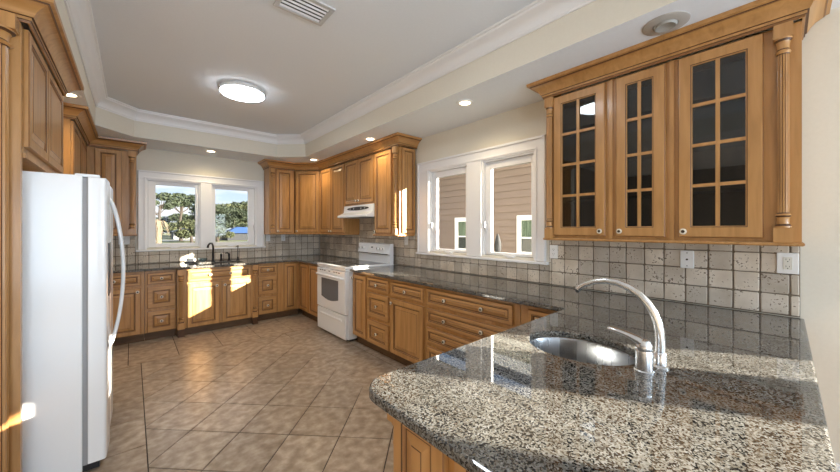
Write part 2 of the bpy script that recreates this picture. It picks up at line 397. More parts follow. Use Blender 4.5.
# ------------------------------------------------------------------ cabinet doors, drawers, pilasters
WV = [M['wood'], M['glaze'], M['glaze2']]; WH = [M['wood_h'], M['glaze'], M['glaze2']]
def rings(mb, x0, x1, z0, z1, seq, mis, cap=True):
    ls = [[(x0+i,y,z0+i),(x1-i,y,z0+i),(x1-i,y,z1-i),(x0+i,y,z1-i)] for i, y in seq]
    mb.loops(ls, 0, True, False, cap, mis)
def front_mesh(x0, x1, z0, z1, fw=.058, y=0):
    mb = MB(); W, H = x1-x0, z1-z0; fw = min(fw, W*.27, H*.27); s = min(.030, (min(W,H)/2-fw)*.5)
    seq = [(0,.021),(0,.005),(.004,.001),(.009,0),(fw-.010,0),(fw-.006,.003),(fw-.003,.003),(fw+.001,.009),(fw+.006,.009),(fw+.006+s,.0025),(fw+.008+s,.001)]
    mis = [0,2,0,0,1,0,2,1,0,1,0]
    rings(mb, x0, x1, z0, z1, [(i, q+y) for i, q in seq], mis)
    return mb
_knob = None
def knob(parent, x, z, y=0):
    global _knob
    if _knob is None:
        mb = MB(); mb.lathe([(.006,0),(.006,.012),(.010,.015),(.0165,.020),(.0175,.024),(.015,.028),(.009,.0295),(.0065,.028),(.002,.0275)], axis='-Y', seg=20, mis=[1,1,0,0,0,0,1,1,1])
        o = mb.build('knob', [M['knob'], M['knob_d']], smooth=40); _knob = o
    else:
        o = _knob.copy(); C.objects.link(o)
    o.parent = parent; o.location = (x, y, z)
    return o
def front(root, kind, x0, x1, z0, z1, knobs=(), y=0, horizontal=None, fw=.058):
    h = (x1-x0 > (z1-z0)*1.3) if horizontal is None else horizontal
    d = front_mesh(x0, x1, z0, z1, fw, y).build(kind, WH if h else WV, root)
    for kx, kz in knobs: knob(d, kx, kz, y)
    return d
def column_mb(mb, x, y, z0, z1, r, blocks=True, cap=.045):
    """fluted half-round column with base and capital, standing on a block"""
    if blocks:
        mb.box(x-r*1.45, x+r*1.45, y-r*.95, y+.03, z0, z0+.075); mb.box(x-r*1.45, x+r*1.45, y-r*.95, y+.03, z1-.07, z1)
        z0 += .075; z1 -= .07
    k = r/.03
    mb.lathe([(r*1.28,z0),(r*1.28,z0+.008),(r*.98,z0+.018),(r*.9,z0+.045),(r*1.02,z0+.052),(r*1.22,z0+.060),(r*1.02,z0+.069),(r*.9,z0+.075)], (x,y,0), seg=28, mis=[0,1,0,0,1,0,1,0])
    mb.lathe([(r*.9,z1-.082),(r*1.0,z1-.078),(r*1.2,z1-.070),(r*1.0,z1-.060),(r*.92,z1-.054),(r*.98,z1-.030),(r*1.1,z1-.018),(r*1.34,z1-.008),(r*1.34,z1)], (x,y,0), seg=28, mis=[1,0,0,1,0,0,1,0,0])
    seg = 60; ls = []
    for z in (z0+.07, z1-.075):
        ls.append([(x+r*(.9-.13*(1 if (i % 5) in (3, 4) else 0))*math.cos(2*PI*i/seg), y+r*(.9-.13*(1 if (i % 5) in (3, 4) else 0))*math.sin(2*PI*i/seg), z) for i in range(seg)])
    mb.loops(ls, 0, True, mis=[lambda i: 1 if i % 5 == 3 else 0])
def pilaster(root, x, z0, z1, r=.026, y=.0, wback=None):
    mb = MB()
    column_mb(mb, x, y, z0, z1, r)
    return mb.build('pilaster', WV, root, smooth=30)
def cabinet(name, label, loc, rot, w, d, z0, z1, group, fy=.022, toe=False, hollow=False, cat='cabinet'):
    base = 0 if toe else z0
    root = thing(name, label, cat, (loc[0], loc[1], base), rot, group)
    mb = MB(); a, b = (.10 if toe else 0), z1-base
    if hollow:
        mb.box(0, .018, fy, d, a, b); mb.box(w-.018, w, fy, d, a, b); mb.box(.018, w-.018, fy, fy+.018, a, b); mb.box(.018, w-.018, d-.018, d, a, b); mb.box(.018, w-.018, fy+.018, d-.018, a, a+.018)
    else: mb.box(0, w, fy, d, a, b)
    mb.build('body', M['wood'], root)
    if toe:
        mb = MB(); mb.box(0, w, fy+.055, d, 0, .0995); mb.box(0, w, fy+.049, fy+.055, 0, .012); mb.build('toe_kick', M['toe'], root)
    return root
BZ = (.84, .70, .672, .402, .366, .105)          # heights of the three drawers
XF = 2.005
GB, GU = 'base cabinets', 'wall cabinets'
# ---- base cabinets on the right wall (local x runs from the range towards the camera)
def rbase(y_left, y_right, label, name='base_cabinet'):
    return cabinet(name, label, (XF, y_left), RIGHT, y_left-y_right-.002, 2.70-XF, 0, .868, GB, toe=True)
c = rbase(3.515, 3.187, 'narrow full-height-door base cabinet right beside the white range', 'narrow_base_cabinet')
front(c, 'door', .025, .313, .115, .845, [(.05, .80)])
c = rbase(3.185, 2.743, 'three-drawer base cabinet second from the range on the window wall', 'drawer_base_cabinet')
for a, b in ((0,1),(2,3),(4,5)): front(c, 'drawer', .017, .423, BZ[b], BZ[a], [(.22, (BZ[a]+BZ[b])/2)], fw=.062, horizontal=True)
c = rbase(2.741, 2.195, 'base cabinet with one drawer over one door under the right window', 'drawer_and_door_base_cabinet')
front(c, 'drawer', .020, .524, BZ[1], BZ[0], [(.272, .77)], fw=.05); front(c, 'door', .020, .524, .105, .668, [(.052, .625)])
c = rbase(2.193, 1.225, 'wide four-drawer base cabinet with paired knobs under the right window', 'wide_drawer_base_cabinet')
for a, b in ((.845,.697),(.665,.524),(.492,.352),(.32,.105)): front(c, 'drawer', .021, .917, b, a, [(.26,(a+b)/2),(.655,(a+b)/2)], fw=.048)
c = rbase(1.223, .885, 'base cabinet end with a drawer, tucked into the corner behind the peninsula', 'drawer_and_door_base_cabinet')
front(c, 'drawer', .064, .33, .70, .84, [(.147,.78)], fw=.045); front(c, 'door', .064, .33, .105, .668, [(.1,.62)])
# ---- range-side and corner base
c = cabinet('corner_base_cabinet', 'corner base cabinet with two narrow doors facing left of the range', (XF, 5.231), RIGHT, .891, .69, 0, .868, GB, toe=True)
front(c, 'door', .066, .396, .115, .845, []); front(c, 'door', .431, .874, .115, .845, [(.826,.80)])
def bbase(x0, x1, label, name, y=5.21, hollow=False):
    return cabinet(name, label, (x0, y), BACK, x1-x0-.002, 5.95-y, 0, .868, GB, toe=True, hollow=hollow)
c = bbase(1.69, 2.027, 'single-door base cabinet in the back corner right of the sink drawers', 'single_door_base_cabinet')
front(c, 'door', .09, .29, .115, .845, [])
c = bbase(1.392, 1.688, 'three-drawer base cabinet on the back wall right of the sink', 'drawer_base_cabinet')
for a, b in ((0,1),(2,3),(4,5)): front(c, 'drawer', .014, .276, BZ[b], BZ[a], [(.145, (BZ[a]+BZ[b])/2)], fw=.062, horizontal=True)
c = bbase(.43, 1.39, 'sunlit two-door sink base cabinet between fluted posts under the back window', 'sink_base_cabinet', y=5.15, hollow=True)
front(c, 'drawer', .105, .86, .697, .848, [(.36,.775),(.60,.775)], fw=.045)
front(c, 'door', .105, .468, .10, .668, [(.435,.62)]); front(c, 'door', .498, .86, .10, .668, [(.53,.62)])
for x in (.042, .916):
    p = pilaster(c, x, .10, .866, .026, y=.004)
    mb = MB(); mb.box(x-.036, x+.036, -.02, .045, 0, .099); mb.build('foot', M['glaze'], p, bevel=.003)
c = bbase(.118, .428, 'three-drawer base cabinet on the back wall left of the sink', 'drawer_base_cabinet')
for a, b in ((0,1),(2,3),(4,5)): front(c, 'drawer', .022, .298, BZ[b], BZ[a], [(.16, (BZ[a]+BZ[b])/2)], fw=.062, horizontal=True)
c = bbase(-.42, .116, 'base cabinet with one drawer over one door, partly behind the refrigerator handle', 'drawer_and_door_base_cabinet')
front(c, 'drawer', .03, .50, BZ[1], BZ[0], [(.26,.77)], fw=.05); front(c, 'door', .03, .50, .105, .668, [(.47,.625)])

# ---- peninsula
c = thing('peninsula_cabinet', 'peninsula base with raised end panels under the granite bar in the foreground', 'cabinet', (.575, .79, 0), 0, GB)
mb = MB()
for b in ((.022,.04,-.69,-.02,.10,.868), (.04,2.12,-.69,-.672,.10,.868), (.04,1.42,-.006,0,.10,.868), (2.10,2.12,-.672,-.0,.10,.868), (.04,2.10,-.672,-.038,.10,.118)): mb.box(*b)
mb.build('body', M['wood'], c)
mb = MB(); mb.box(.09, 1.42, -.67, -.085, 0, .0995); mb.build('toe_kick', M['toe'], c)
for a, b in ((-.02,-.228),(-.262,-.470),(-.50,-.69)):
    d = front_mesh(0, a-b, .105, .867, .05).build('end_panel', WV, c, loc=(0, a, 0), rotz=RIGHT)
mb = MB(); column_mb(mb, .05, -.006, .10, .866, .026); mb.build('pilaster', WV, c, smooth=30)

# ------------------------------------------------------------------ worktops
def slab(name, outline, holes, z0, z1, m):
    bm = bmesh.new()
    def lp(pts, z):
        v = [bm.verts.new((x,y,z)) for x,y in pts]; return v
    allo = []
    for poly, hole in [(outline, False)] + [(h, True) for h in holes]:
        sg = -1 if hole else 1
        seq = [(.007*sg, z1), (.002*sg, z1-.002), (0, z1-.007), (0, z0+.006), (.005*sg, z0)]
        rs = [lp(inset_poly(poly, d), z) for d, z in seq]; n = len(poly)
        for k in range(len(rs)-1):
            for i in range(n): bm.faces.new((rs[k][i], rs[k][(i+1)%n], rs[k+1][(i+1)%n], rs[k+1][i]))
        allo.append((rs[0], rs[-1]))
    for q in (0, 1):
        ee = []
        for t in allo:
            l = t[q]
            for i in range(len(l)):
                e_ = bm.edges.get((l[i], l[(i+1)%len(l)])) or bm.edges.new((l[i], l[(i+1)%len(l)])); ee.append(e_)
        bmesh.ops.triangle_fill(bm, use_beauty=True, edges=ee)
    bmesh.ops.recalc_face_normals(bm, faces=bm.faces)
    me = bpy.data.meshes.new(name); bm.to_mesh(me); bm.free(); me.materials.append(m)
    o = bpy.data.objects.new(name, me); C.objects.link(o); return o
def arc(cx, cy, r, a0, a1, n=8): return [(cx+r*math.cos(math.radians(a0+(a1-a0)*i/n)), cy+r*math.sin(math.radians(a0+(a1-a0)*i/n))) for i in range(n+1)]
ell = [(1.385+.172*math.cos(2*PI*i/48), .565+.208*math.sin(2*PI*i/48)) for i in range(48)]
o = slab('worktop', [(2.709,-.07),(2.709,3.515),(1.98,3.515),(1.98,.905)] + [(1.965,.89)] + arc(.625,.79,.10,90,180) + arc(.565,-.03,.04,180,270,4), [ell], .870, .90, M['granite'])
tag(o, 'polished speckled granite worktop of the peninsula running on along the window wall', 'worktop', 'granite worktops')
o = slab('worktop', [(2.709,4.337),(2.709,5.959),(-.42,5.959),(-.42,5.185),(.415,5.185),(.43,5.118),(1.39,5.118),(1.405,5.185),(1.93,5.185),(1.98,5.135),(1.98,4.337)], [[(.58,5.32),(1.24,5.32),(1.24,5.66),(.58,5.66)]], .870, .90, M['granite'])
tag(o, 'dark polished granite worktop along the back wall around the bronze faucet', 'worktop', 'granite worktops')

# ------------------------------------------------------------------ backsplash
def backsplash(name, label, axis, plane, regions, ou, oz, pitch, pz=.1145):
    mb = MB(); rnd = random.Random(3)
    def pt(u, n, z): return (plane-n, u, z) if axis == 'X' else (u, plane-n, z)
    for u0, u1, z0, z1 in regions:
        mb.poly([pt(u0,.004,z0), pt(u1,.004,z0), pt(u1,.004,z1), pt(u0,.004,z1)], 1)
        i = math.floor((u0-ou)/pitch)
        while ou+i*pitch < u1:
            j = math.floor((z0-oz)/pz+1e-6)
            while oz+j*pz < z1:
                g = .0035
                a0, a1, b0, b1 = max(u0, ou+i*pitch)+g, min(u1, ou+i*pitch+pitch)-g, max(z0, oz+j*pz)+g, min(z1, oz+j*pz+pz)-g
                if a1-a0 > .012 and b1-b0 > .012:
                    J = lambda: rnd.uniform(-.0016, .0016)
                    q = [(a0+J(),b0+J()),(a1+J(),b0+J()),(a1+J(),b1+J()),(a0+J(),b1+J())]
                    um, zm = (a0+a1)/2, (b0+b1)/2
                    pts = []
                    for k in range(4):                                 # chipped corners
                        (x,y),(xn,yn),(xp,yp) = q[k], q[(k+1)%4], q[k-1]
                        c_ = rnd.uniform(.002,.007)
                        dp = math.hypot(xp-x,yp-y); dn = math.hypot(xn-x,yn-y)
                        pts += [(x+(xp-x)*c_/dp, y+(yp-y)*c_/dp), (x+(xn-x)*c_/dn, y+(yn-y)*c_/dn)]
                    ins = [(x+(um-x)*.0035/max(abs(x-um),.01), y+(zm-y)*.0035/max(abs(y-zm),.01)) for x,y in pts]
                    h = rnd.uniform(.0088,.0102)
                    mb.loops([[pt(x,.004,y) for x,y in pts], [pt(x,h-.0022,y) for x,y in pts], [pt(x,h,y) for x,y in ins]], 0, True, False, True)
                j += 1
            i += 1
    return tag(mb.build(name, [M['tile'], M['grout']]), label, 'backsplash')
backsplash('backsplash', 'tumbled stone tile backsplash under the glass-door cabinet, right window and hood', 'X', XW-.001,
    [(-.055,1.362,.902,1.297),(1.362,3.108,.902,1.072),(3.108,3.66,.902,1.297),(3.66,4.49,.902,1.56),(4.49,5.955,.902,1.297)], 1.567, .904, .1132)
backsplash('backsplash', 'tumbled stone tile backsplash under the back window behind the bronze faucet', 'Y', YB-.001,
    [(-.42,.035,.902,1.297),(.035,1.722,.902,1.072),(1.722,2.706,.902,1.297)], 1.78, .904, .1145)

# ------------------------------------------------------------------ wall cabinets
XU, YU, Z0, Z1 = 2.43, 5.66, 1.315, 2.404
DZ0, DZ1 = 1.335, 2.396
def rwall(y_left, y_right, label, name, z0=Z0, d=None):
    return cabinet(name, label, (XU, y_left), RIGHT, y_left-y_right-.002, (d or 2.705-XU), z0, Z1, GU)
def rail(c, pts, zb, side=1):
    mb = MB(); sweep(mb, pts, [(-.02,.0),(.006,.0),(.009,-.004),(.009,-.012),(.003,-.017),(-.02,-.017),(-.02,0)], side); return mb.build('light_rail', M['wood'], c)
# glass-door cabinet near the camera
gx = lambda Y: 1.255-Y
c = thing('glass_door_cabinet', 'wall cabinet with three glass doors between fluted columns, over the sink', 'cabinet', (XU, 1.255, Z0), RIGHT, GU)
W = 1.31; D = 2.705-XU; H = Z1-Z0
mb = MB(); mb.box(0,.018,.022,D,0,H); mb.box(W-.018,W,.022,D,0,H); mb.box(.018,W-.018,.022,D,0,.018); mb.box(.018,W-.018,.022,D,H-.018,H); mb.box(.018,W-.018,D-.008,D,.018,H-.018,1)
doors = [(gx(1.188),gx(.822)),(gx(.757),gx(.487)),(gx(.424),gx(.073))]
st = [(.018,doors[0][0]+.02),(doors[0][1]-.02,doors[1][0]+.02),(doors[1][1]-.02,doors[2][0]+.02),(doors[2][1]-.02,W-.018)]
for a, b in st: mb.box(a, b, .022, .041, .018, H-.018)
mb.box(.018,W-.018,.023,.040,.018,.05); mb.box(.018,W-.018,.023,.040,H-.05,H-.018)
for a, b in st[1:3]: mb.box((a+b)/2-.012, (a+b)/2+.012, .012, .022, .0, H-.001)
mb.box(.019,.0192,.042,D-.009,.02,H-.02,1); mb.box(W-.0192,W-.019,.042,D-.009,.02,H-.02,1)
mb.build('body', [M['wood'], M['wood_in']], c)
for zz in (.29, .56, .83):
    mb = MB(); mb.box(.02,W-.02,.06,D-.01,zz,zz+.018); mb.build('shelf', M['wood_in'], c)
for k, (a, b) in enumerate(doors):
    z0, z1 = DZ0-Z0, DZ1-Z0; mb = MB(); fw = .066
    def R(i, y): return [(a+i,y,z0+i),(b-i,y,z0+i),(b-i,y,z1-i),(a+i,y,z1-i)]
    mb.loops([R(0,.021),R(0,.005),R(.004,.001),R(.009,0),R(fw-.008,0),R(fw-.004,.003),R(fw,.004),R(fw,.021),R(0,.021)], mis=[0,2,0,0,1,0,0,0])
    xm = (a+b)/2; mb.box(xm-.009,xm+.009,.002,.018,z0+fw,z1-fw)
    for q in (1,2,3):
        zm = z0+fw+(z1-z0-2*fw)*q/4
        mb.box(a+fw,xm-.009,.002,.018,zm-.009,zm+.009); mb.box(xm+.009,b-fw,.002,.018,zm-.009,zm+.009)
    d = mb.build('door', WV, c)
    mb = MB(); mb.box(a+fw-.001,b-fw+.001,.0125,.0155,z0+fw-.001,z1-fw+.001); mb.build('pane', M['cabglass'], d)
    knob(d, (b-.028) if k == 0 else (a+.028), z0+.034)
for x, r in ((.036,.022),(gx(.006),.023)): pilaster(c, x, .0, H-.001, r, y=.004)
rail(c, [(.0, D-.012),(.0,-.004),(W,-.004),(W,D-.012)], 0, side=-1)

# far run
c = rwall(3.67, 3.138, 'tall single-door wall cabinet with corner column and sunlit side panel beside the range hood', 'single_door_wall_cabinet')
front(c, 'door', .012, .385, DZ0-Z0, DZ1-Z0, [(.04,.04)])
pilaster(c, .470, 0, Z1-Z0-.001, .026, y=.004)
front_mesh(0, .215, DZ0-Z0, DZ1-Z0, .045).build('side_panel', WV, c, loc=(.551, .052, 0), rotz=PI/2)
rail(c, [(0,-.004),(.533,-.004),(.533,.262)], 0, side=-1)
c = rwall(4.488, 3.672, 'short two-door wall cabinet directly above the white range hood', 'double_door_wall_cabinet', z0=1.735)
for a, b, k in ((.012,.402,.37),(.412,.80,.445)): front(c, 'door', a, b, .02, DZ1-1.735, [(k,.06)])
c = rwall(5.35, 4.49, 'tall two-door wall cabinet just left of the range hood', 'double_door_wall_cabinet')
for a, b, k in ((.012,.41,.382),(.43,.845,.46)): front(c, 'door', a, b, DZ0-Z0, DZ1-Z0, [(k,.04)])
rail(c, [(0,-.004),(.858,-.004),(.858,.262)], 0, side=-1)
# diagonal corner
cA, cB = Vector((2.115, YU)), Vector((XU, 5.352)); dl = (cB-cA).length; ang = math.atan2(cB.y-cA.y, cB.x-cA.x)
c = thing('corner_wall_cabinet', 'single-door corner wall cabinet set diagonally between back and right walls', 'cabinet', (cA.x, cA.y, Z0), ang, GU)
inv = Matrix.Rotation(-ang, 2); loc2 = lambda x, y: tuple(inv @ Vector((x-cA.x, y-cA.y)))
nrm = Vector((math.sin(ang), -math.cos(ang)))*-1
pts = [tuple(cA+nrm*.022), tuple(cB+nrm*.022), (2.705, 5.376), (2.705, 5.955), (2.117, 5.955)]
pl = [loc2(*p) for p in pts]
mb = MB(); mb.loops([[(x,y,0) for x,y in pl],[(x,y,Z1-Z0) for x,y in pl]], 0, True, True, True); mb.build('body', M['wood'], c)
front(c, 'door', .018, dl-.018, DZ0-Z0, DZ1-Z0, [(.045,.04)])
rail(c, [(0,-.004),(dl,-.004)], 0, side=-1)
def bwall(x0, x1, label, name): return cabinet(name, label, (x0, YU), BACK, x1-x0-.002, 5.955-YU, Z0, Z1, GU)
c = bwall(1.70, 2.113, 'single-door wall cabinet with fluted column just right of the back window', 'single_door_wall_cabinet')
pilaster(c, .052, 0, Z1-Z0-.001, .026, y=.004); front(c, 'door', .105, .385, DZ0-Z0, DZ1-Z0, [(.13,.04)])
rail(c, [(0,.28),(0,-.004),(.41,-.004)], 0, side=-1)
c = bwall(-.4265, .046, 'single-door wall cabinet with fluted column just left of the back window', 'single_door_wall_cabinet')
pilaster(c, .427, 0, Z1-Z0-.001, .026, y=.004); front(c, 'door', .081, .326, DZ0-Z0, DZ1-Z0, [(.306,.04)])
rail(c, [(.03,-.004),(.4715,-.004),(.4715,.28)], 0, side=-1)
c = cabinet('double_door_wall_cabinet', 'wall cabinet on the left wall beyond the refrigerator, seen edge on', (-.405, 4.40), LEFT, 1.279, .49, Z0, Z1, GU)
front(c, 'door', .02, .60, DZ0-Z0, DZ1-Z0, [(.57,.04)]); front(c, 'door', .625, 1.21, DZ0-Z0, DZ1-Z0, [(.655,.04)])
c = cabinet('over_refrigerator_cabinet', 'two-door cabinet mounted high above the white refrigerator', (-.39, 2.55), LEFT, 1.115, .50, 1.755, Z1, GU)
front(c, 'door', .01, .50, .045, DZ1-1.755, []); front(c, 'door', .51, 1.10, .045, DZ1-1.755, [])
mb = MB(); mb.box(.0, 1.115, .010, .030, -.012, .012); mb.build('light_rail', M['wood'], c)
c = thing('refrigerator_side_panel', 'floor-to-crown wooden side panel with fluted column at the left edge beside the refrigerator', 'panel', (-.64, 2.51, 0))
mb = MB(); mb.box(-.255, .228, 0, .036, 0, Z1); mb.build('body', M['wood'], c)
mb = MB(); column_mb(mb, .150, -.036, 0, Z1-.001, .052); mb.build('pilaster', WV, c, smooth=30)

# crown mouldings
CP = [(0,2.405),(.006,2.405),(.008,2.416),(.011,2.418),(.011,2.432),(.016,2.434),(.019,2.440),(.024,2.455),(.036,2.476),(.054,2.492),(.058,2.494),(.060,2.499),(.070,2.503),(.072,2.5235),(0,2.5235)]
CP = [(d*1.4, z) for d, z in CP]
CM = [0,2,1,0,1,0,0,0,0,2,1,0,0,0]
def crown(label, path, side):
    mb = MB(); sweep(mb, path, CP, side, mis=CM); return tag(mb.build('crown_moulding', WH, None, smooth=28), label, 'moulding', 'wooden crown mouldings')
e_ = .001
crown('wooden crown moulding topping the glass-door cabinet', [(2.712,1.256),(XU-e_,1.256),(XU-e_,-.056),(2.712,-.056)], -1)
crown('wooden crown moulding topping the corner and range-hood wall cabinets', [(1.699,5.965),(1.699,YU-e_),(cA.x,YU-e_),(XU-e_,5.352),(XU-e_,3.118),(2.712,3.118)], -1)
crown('wooden crown moulding running from beyond the refrigerator to the left edge of the back window', [(-.895,4.399),(-.404,4.399),(-.404,YU-e_),(.047,YU-e_),(.047,5.965)], -1)
crown('wooden crown moulding over the refrigerator cabinet and its side panel', [(-.895,2.505),(-.389,2.505),(-.389,3.667),(-.895,3.667)], -1)

# ------------------------------------------------------------------ refrigerator
c = thing('refrigerator', 'white side-by-side refrigerator with a long curved handle in the left foreground', 'refrigerator', (-.11, 2.61, 0), LEFT)
FH = 1.685
mb = MB(); mb.box(.004,.866,.098,.76,.02,FH); mb.build('cabinet_body', M['white'], c, bevel=.006)
mb = MB(); mb.box(.012,.858,.078,.098,.05,FH-.012); mb.build('door_gasket', M['grey_gap'], c)
for x0, x1 in ((.0,.388),(.394,.870)):
    mb = MB(); n = 14
    prof = [(x0+.012*(1-math.cos(t*PI/2)), .012*(1-math.sin(t*PI/2))) for t in [i/5 for i in range(6)]]
    top = []
    ls = []
    out_ = [(x0,.077),(x0,.014),(x0+.004,.005),(x0+.013,.0005)] + [(x0+.013+(x1-x0-.026)*i/8, -.006*math.sin(PI*i/8)+.0005) for i in range(1,8)] + [(x1-.013,.0005),(x1-.004,.005),(x1,.014),(x1,.077)]
    mb.loops([[(x,y,.055) for x,y in out_],[(x,y,FH-.008) for x,y in out_]], 0, True, True, True)
    d = mb.build('door', M['white'], c, smooth=40, bevel=.004)
    hx = x1-.045 if x0 == 0 else x0+.045
    mb = MB(); hp = []
    for i in range(25):
        t = i/24; z = .60+t*1.0; hp.append((hx, .012-.078*math.sin(PI*t)**.62, z))
    mb.tube(hp, [.017]*25, 12, 0, .62); mb.build('handle', M['white'], d, smooth=50)
    if x0 == 0:
        mb = MB(); mb.box(.10,.29,-.008,.004,.98,1.30); mb.build('ice_dispenser', M['black'], d, bevel=.004)
mb = MB(); mb.box(.02,.85,.03,.10,.012,.052); mb.build('toe_grille', M['black'], c)
for x in (.03,.78):
    mb = MB(); mb.box(x,x+.06,.03,.13,FH-.006,FH+.012); mb.build('hinge_cover', M['white'], c, bevel=.004)
for x in (.06,.80):
    for y in (.12,.70):
        mb = MB(); mb.lathe([(.018,0),(.018,.02)], (x,y,0), seg=10); mb.build('foot', M['black'], c)

# ------------------------------------------------------------------ range
c = thing('range', 'white freestanding electric range with black glass cooktop', 'stove', (1.925, 4.333, 0), RIGHT)
RW = .80
mb = MB(); mb.box(.002,RW-.002,.045,.735,.03,.895); mb.build('body', M['white'], c, bevel=.003)
mb = MB(); mb.box(.02,RW-.02,.07,.72,0,.03); mb.build('plinth', M['black'], c)
mb = MB(); mb.box(.004,RW-.004,.004,.044,.338,.862)
d = mb.build('oven_door', M['white'], c, bevel=.006)
mb = MB()
wp = [(.145,.735),(.62,.735),(.62,.49)] + [(.62-.475*i/10, .49-.035*math.sin(PI*i/10)) for i in range(1,10)] + [(.145,.49)]
mb.loops([[(x,.0045,z) for x,z in wp],[(x,.0015,z) for x,z in wp]], 0, True, True, True); mb.build('oven_window', M['ovenglass'], d)
mb = MB(); mb.tube([(.05,.004,.775),(.06,-.03,.782),(.12,-.043,.786),(.4,-.048,.79),(.68,-.043,.786),(.74,-.03,.782),(.75,.004,.775)], .013, 10, 0, 1.3); mb.build('handle', M['white'], d, smooth=50)
for i in range(9):
    if i in (3,5): continue
    mb = MB(); mb.box(.09+i*.066,.135+i*.066,.0015,.0042,.832,.842); mb.build('vent_slot', M['slot'], d)
mb = MB(); mb.box(.004,RW-.004,.008,.044,.035,.325); d = mb.build('storage_drawer', M['white'], c, bevel=.006)
mb = MB(); mb.loops([[(.10+i,y,.268+j) for i,j in ((0,0),(.60,0),(.60,-.03),(0,-.03))] for y in (.008,-.002)], 0, True, False, True); mb.build('drawer_pull', M['white'], d, bevel=.008)
mb = MB(); mb.box(.003,RW-.003,.010,.046,.868,.893); mb.build('front_trim', M['white'], c, bevel=.006)
mb = MB(); mb.box(0,RW,0,.67,.896,.922); t_ = mb.build('cooktop_frame', M['white'], c, bevel=.007)
mb = MB(); mb.box(.04,RW-.04,.055,.64,.9215,.9235); g_ = mb.build('cooktop_glass', M['blackglass'], t_)
for x, y, r in ((.22,.19,.10),(.58,.19,.085),(.22,.48,.085),(.58,.48,.10)):
    mb = MB(); mb.lathe([(r,.9236),(r,.9239),(r-.004,.9239),(r-.004,.9236)], (x,y,0), seg=36, cap=False); mb.build('burner_ring', M['ovenglass'], g_)
mb = MB()
pr = [(.735,.896),(.735,1.185),(.70,1.187),(.672,1.175),(.655,1.045),(.672,1.035),(.672,.922),(.672,.896)]
mb.loops([[(x,y,z) for y,z in pr] for x in (.0,RW)], 0, True, True, True); b_ = mb.build('backguard', M['white'], c, bevel=.006)
def bgp(x, z, o=0): t = (z-1.045)/.13; return (x, .655+.017*t-o, z)
mb = MB()
mb.loops([[bgp(.27,1.065,o),bgp(.70,1.065,o),bgp(.67,1.158,o),bgp(.31,1.158,o)] for o in (0,.003)], 0, True, True, True); mb.build('control_panel', M['plate'], b_)
mb = MB()
mb.loops([[bgp(.36,1.118,o),bgp(.40,1.118,o),bgp(.40,1.136,o),bgp(.36,1.136,o)] for o in (.002,.0045)], 0, True, True, True); mb.build('clock_display', M['black'], b_)
for x in (.06,.15,.52,.60,.67):
    mb = MB(); y = bgp(x,1.112)[1]; mb.lathe([(.021,-.002),(.020,.016),(.016,.020)], (x,y,1.112), '-Y', 18); kk = mb.build('knob', M['plate'], b_, smooth=40)
    mb = MB(); mb.box(x-.003,x+.003,y-.022,y-.018,1.10,1.128); mb.build('pointer', M['slot'], kk)
mb = MB(); mb.box(.03,RW-.03,.650,.6565,1.036,1.046); mb.build('shadow_gap', M['slot'], b_)

# ------------------------------------------------------------------ range hood
c = thing('range_hood', 'white under-cabinet range hood above the white range', 'hood', (XU, 4.483, 1.555), RIGHT)
HW = .806
mb = MB()
pr = [(.265,.0),(.265,.178),(.0,.178),(-.012,.075),(-.105,.035),(-.115,.028),(-.115,.0)]
mb.loops([[(x,y,z) for y,z in pr] for x in (0,HW)], 0, True, True, True); mb.build('shell', M['white'], c, bevel=.005)
mb = MB(); ov = [(.40+.30*math.cos(2*PI*i/32), .128+.026*math.sin(2*PI*i/32)) for i in range(32)]
fy_ = lambda z: -.012+.012*(z-.075)/.103
mb.loops([[(x,fy_(z)-o,z) for x,z in ov] for o in (-.001,.003)], 0, True, True, True); d = mb.build('control_strip', M['black'], c)
for x in (.2,.3,.5,.6):
    mb = MB(); mb.lathe([(.012,0),(.011,.008)], (x,fy_(.128)-.002,.128), '-Y', 12); mb.build('button', M['grey_gap'], d)
mb = MB(); mb.box(.03,HW-.03,-.10,.24,-.004,.001); mb.build('filter', M['grey_gap'], c)

# ------------------------------------------------------------------ sinks and faucets
c = thing('prep_sink', 'round stainless steel undermount sink in the peninsula worktop', 'sink', (1.385,.565,.70))
mb = MB(); ls = []
for k, (f, z) in enumerate([(1.035,.1685),(1.02,.1685),(1.0,.160),(.985,.06),(.95,.025),(.85,.006),(.5,.001),(.13,.0)]):
    ls.append([(.172*f*math.cos(2*PI*i/64), .208*f*math.sin(2*PI*i/64), z) for i in range(64)])
mb.loops(ls, 0, True, False, True); mb.build('bowl', M['steel'], c, smooth=50)
mb = MB(); mb.lathe([(.045,.0015),(.045,.004),(.036,.005),(.034,.001)], seg=28); mb.build('drain', M['nickel'], c, smooth=40)
c = thing('prep_faucet', 'brushed nickel single-lever faucet with high arched spout on the peninsula', 'faucet', (1.30,.318,.90))
mb = MB(); mb.lathe([(.030,0),(.030,.004),(.0262,.007),(.0255,.066),(.0245,.072),(.0255,.074),(.0245,.090),(.016,.104),(.004,.108)], seg=32); mb.build('body', M['nickel'], c, smooth=35)
mb = MB(); mb.tube([(0,.0,.092),(0,.014,.100),(0,.041,.110),(0,.070,.117),(0,.105,.121),(0,.112,.121)], [.021,.021,.0165,.0145,.013,.008], 14, 0, .62); mb.build('lever', M['nickel'], c, smooth=50)
sp = [(.08,-.028,0),(.08,-.028,.03),(.08,-.028,.094),(.08,-.0265,.125),(.08,-.020,.157),(.08,-.008,.188),(.08,.010,.217),(.08,.034,.243),(.08,.066,.264),(.08,.105,.278),(.08,.145,.281),(.08,.185,.273),(.08,.220,.258),(.08,.242,.243),(.08,.251,.232)]
mb = MB(); mb.tube(sp, [.0165,.016,.0152,.015,.0147,.0143,.014,.0135,.013,.0122,.0115,.011,.0105,.0105,.0105], 18); s_ = mb.build('spout', M['nickel'], c, smooth=60)
